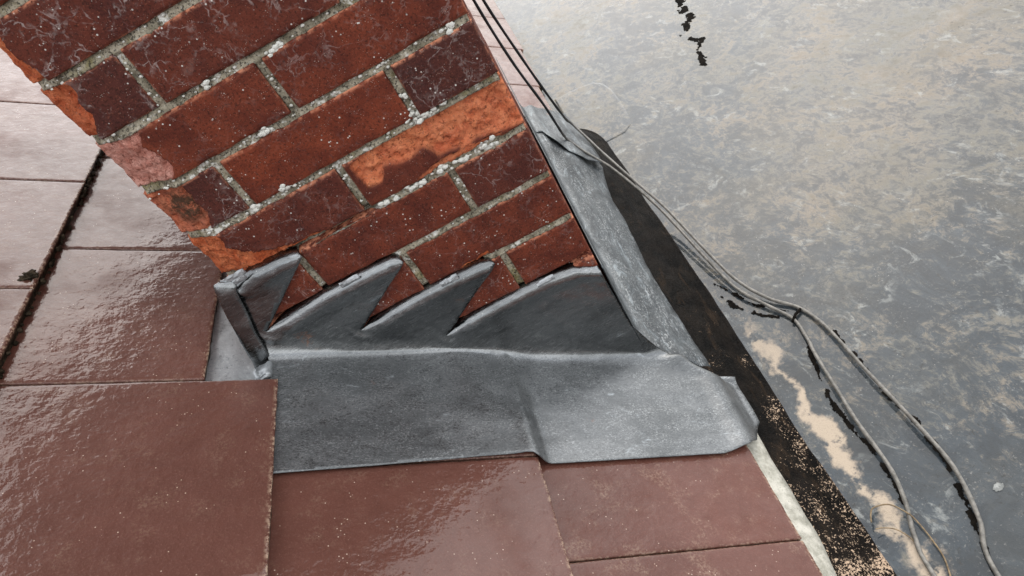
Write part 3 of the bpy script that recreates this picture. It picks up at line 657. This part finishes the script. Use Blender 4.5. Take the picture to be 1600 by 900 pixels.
# back gutter lead above the chimney
v = []; nyy = 120; ss = np.linspace(-.70, -.552, 26)
for y in np.linspace(-.054, 1.0, nyy):
    for s in ss:
        up = max(0, s + .575); q = -.0155 + .0016 * float(fbm(y * 14, s * 40, 91, 3)) + .0016 * float(fbm(y * 50, s * 60, 92, 2)) + up * .55 * float(sst(-.01, .03, y))
        v.append(rp3(s, y, max(q, -.0165)))
sk = solid(mesh('lead_gutter', v, grid_faces(26, nyy), M['leadp']), .0016); tag(sk, 'pale bright lead gutter showing between cut tile and chimney corner', 'flashing')

# ---------------------------------------------------------------- lead wedges tucked into the open joints
def wedge(name, x, z, L, tilt, label):
    bm = bmesh.new(); bmesh.ops.create_grid(bm, x_segments=10, y_segments=4, size=.5)
    for k in bm.verts:
        a, b = k.co.x, k.co.y; n = float(fbm(a * 5 + x * 50, b * 4, 95, 2))
        k.co = Vector((x + a * L * math.cos(tilt) - b * .006 * math.sin(tilt), -.0075 - .0022 * math.cos(b * 2.6) + .0015 * n, z + a * L * math.sin(tilt) + b * .0085 + .001 * n))
    me = bpy.data.meshes.new(name); bm.to_mesh(me); bm.free(); me.materials.append(M['leadp']); o = bpy.data.objects.new(name, me); link(o); solid(o, .0022, 0)
    return tag(o, label, 'wedge', 'lead wedges in the brick joints')
wedge('lead_wedge', -.410, .240, .034, .05, 'crumpled bright lead wedge under the broken orange corner brick')
wedge('lead_wedge', -.412, .233, .030, .12, 'flat bright lead strip just below the crumpled wedge at the corner')
wedge('lead_wedge', -.296, .1545, .028, 0.02, 'small lead wedge above the tooth next to the corner tooth')
wedge('lead_wedge', -.187, .0805, .026, 0.02, 'small lead wedge above the middle tooth under the orange chip')
wedge('lead_wedge', -.075, .0035, .027, 0.03, 'small lead wedge above the tooth at the chimney edge facing the cables')

# ---------------------------------------------------------------- cables
c1 = [(.014, .55, 1.0), (.014, .58, .60), (.015, .62, .30), (.0172, .70, .147), (.0315, .72, -.014), (.0525, .735, -.150), (.0605, .742, -.225), (.0642, .7469, -.254), (.0705, .738, -.270), (.0903, .6931, -.289), (.1248, .6301, -.318), (.1528, .5242, -.335), (.1724, .4317, -.352), (.1915, .2856, -.371), (.2083, .1828, -.384), (.2377, .1161, -.392), (.2600, .0660, -.3955), (.2574, .0114, -.392), (.2514, -.0276, -.389), (.2438, -.11, -.386), (.2386, -.1725, -.385), (.2373, -.255, -.388), (.2272, -.307, -.394), (.2102, -.3539, -.396), (.2016, -.4065, -.396), (.20, -.6, -.396), (.25, -1.1, -.396)]
c2 = [(.022, .60, 1.0), (.022, .62, .60), (.027, .65, .30), (.035, .74, .124), (.055, .77, -.042), (.073, .79, -.166), (.088, .815, -.255), (.0963, .8253, -.279), (.107, .785, -.293), (.1279, .685, -.313), (.1582, .5342, -.33), (.1797, .4484, -.35), (.1993, .30, -.366), (.2166, .1982, -.38), (.2458, .1316, -.391), (.2800, .0829, -.3955), (.2946, .0195, -.392), (.2988, -.0893, -.388), (.3053, -.21, -.386), (.3069, -.292, -.388), (.2912, -.3648, -.393), (.2655, -.435, -.396), (.26, -.65, -.396), (.32, -1.1, -.396)]
for nm, pth, lab in (('coax_cable', c1, 'grey weathered cable sagging over the flat roof beside the felt upstand'), ('coax_cable', c2, 'weathered cable running out farther from the felt upstand')):
    pp = spline(pth, 12); v, f = tube(pp, [.0031 + .0002 * math.sin(i * .7) for i in range(len(pp))], 12)
    tag(mesh(nm, v, f, M['cable']), lab, 'cable', 'cables down the chimney')
o = mesh('cable_tie', *tube([(.256, .060, -.3935), (.268, .072, -.394), (.281, .078, -.3945)], .0028, 8), M['reflection_mark']); tag(o, 'short dark tie bridging the two cables on the flat roof', 'cable tie')

# ---------------------------------------------------------------- small things lying about, and dark reflections modelled as flakes
for pts, r, lab in (([(.172, -.318, -.385), (.178, -.306, -.388), (.187, -.298, -.391), (.206, -.304, -.388), (.219, -.321, -.391), (.224, -.334, -.394), (.226, -.364, -.394), (.225, -.392, -.396), (.216, -.42, -.396)], .0011, 'long dry stem bent under the cable beside the gritty felt'),
                    ([(.172, -.328, -.386), (.182, -.329, -.390), (.195, -.336, -.393), (.204, -.350, -.396), (.207, -.362, -.397)], .0009, 'short dry stem arched over the pale silt by the felt')):
    pp = spline(pts, 8); v, f = tube(pp, r, 6); tag(mesh('dry_stem', v, f, M['stem']), lab, 'stem', 'dry stems by the felt upstand')
def ragged(path, wd, seed, name, cell=.0022, thr=0.0, stretch=1.0):
    """ragged thin flakes along a line, for modelled reflections and for crust: small cells kept where noise beats the distance from the line"""
    P = np.array(path); g = wd * 3
    gx, gy = np.meshgrid(np.arange(P[:, 0].min() - g, P[:, 0].max() + g, cell), np.arange(P[:, 1].min() - g, P[:, 1].max() + g, cell))
    d = np.full(gx.shape, 9.0)
    for a, b in zip(P[:-1], P[1:]): d = np.minimum(d, seg_d(gx, gy, tuple(a), tuple(b)))
    m = 1 - d / wd + 2.6 * fbm(gx * 60, gy * 60 * stretch, seed, 4) + 1.5 * fbm(gx * 150, gy * 150, seed + 3, 3) + thr > 0
    v, f, ix = [], [], {}
    def vid(i, j):
        if (i, j) not in ix:
            ix[(i, j)] = len(v); v.append((gx[i, j] + random.uniform(-1, 1) * cell * .3, gy[i, j] + random.uniform(-1, 1) * cell * .3, FLAT + .0010 + random.uniform(0, .0004)))
        return ix[(i, j)]
    for i in range(gx.shape[0] - 1):
        for j in range(gx.shape[1] - 1):
            if m[i, j] and (m[i + 1, j] or m[i, j + 1]): f.append((vid(i, j), vid(i, j + 1), vid(i + 1, j + 1), vid(i + 1, j)))
    return solid(mesh(name, v, f, M['reflection_mark'], smooth=False), .0007)
tag(ragged([(.587, 1.40), (.575, 1.33), (.568, 1.30)], .008, 301, 'reflection_streak', 0.0030, .05, .5), 'black scrap of modelled reflection at the outer end of the broken trail', 'reflection_mark', 'modelled dark reflections on the wet roof')  # black flakes added to draw a dark reflection broken by ripples
tag(ragged([(.568, 1.254), (.545, 1.225), (.529, 1.199), (.520, 1.17)], .0075, 305, 'reflection_streak', 0.0030, .05, .5), 'ragged black scrap of modelled reflection in the middle of the broken trail', 'reflection_mark', 'modelled dark reflections on the wet roof')
tag(ragged([(.515, 1.13), (.535, 1.10), (.506, 1.061), (.497, 1.006), (.490, .975)], .006, 311, 'reflection_streak', 0.0028, .0, .5), 'broken black spots of modelled reflection ending the trail towards the felt patch', 'reflection_mark', 'modelled dark reflections on the wet roof')
for sd_, pth, w_, lab in ((320, [(.179, .238), (.203, .18), (.221, .136), (.244, .108), (.262, .090)], .0028, 'black modelled cable reflection from the felt foot to where the cables meet'), (331, [(.179, .191), (.191, .154), (.211, .117), (.240, .086)], .0028, 'second black modelled cable reflection nearer the silt, ending under the cable'),
                     (342, [(.256, .011), (.236, -.062), (.229, -.109), (.228, -.142), (.229, -.185), (.235, -.213), (.233, -.245), (.23, -.28), (.226, -.303)], .0024, 'broken black modelled reflection line beside the cable next to the felt upstand'),
                     (353, [(.302, .005), (.304, -.06), (.302, -.117), (.306, -.168), (.31, -.205), (.31, -.245), (.304, -.289), (.291, -.346), (.278, -.384), (.264, -.424)], .0026, 'broken black modelled reflection line beside the outer cable')):
    tag(ragged(pth, w_, sd_, 'reflection_streak', .0014, -.10), lab, 'reflection_mark', 'modelled dark reflections on the wet roof')  # flakes laid along the cables' mirror traces, painting their reflections blacker
o = ragged([(.337, -.338), (.349, -.333)], .0032, 371, 'pale_crust', .0012, -.35); o.data.materials[0] = M['crust']; tag(o, 'small pale lichen crust on the flat roof past the cables', 'lichen')
# moss clump caught on the tile edge
bm = bmesh.new(); bmesh.ops.create_icosphere(bm, subdivisions=4, radius=1)
for k in bm.verts:
    c = k.co; n = 1 + 1.1 * float(fbm(c.x * 2.4 + 7, c.y * 2.4 + c.z * 2, 63, 4)); k.co = Vector(rp3(-.900 + c.x * .011 * n, .140 + c.y * .010 * n, .001 + c.z * .005 * n))
me = bpy.data.meshes.new('moss_clump'); bm.to_mesh(me); bm.free(); me.materials.append(M['leaf']); o = link(bpy.data.objects.new('moss_clump', me)); tag(o, 'small dark moss clump on the lower edge of a pale wet tile', 'moss')
# moss along the shaded tile edge
bm = bmesh.new()
for k in range(70):
    y = random.uniform(-.15, .55); ret = bmesh.ops.create_icosphere(bm, subdivisions=1, radius=1); r = random.uniform(.002, .0055)
    p = Vector(rp3(BUTT[3] + .002, y, -.004 - random.random() * .010))
    for w_ in ret['verts']: w_.co = p + w_.co * r * random.uniform(.6, 1.2)
me = bpy.data.meshes.new('moss'); bm.to_mesh(me); bm.free(); me.materials.append(M['leaf']); o = bpy.data.objects.new('moss', me); link(o, roof); o.location = -roof.location; o['kind'] = 'stuff'
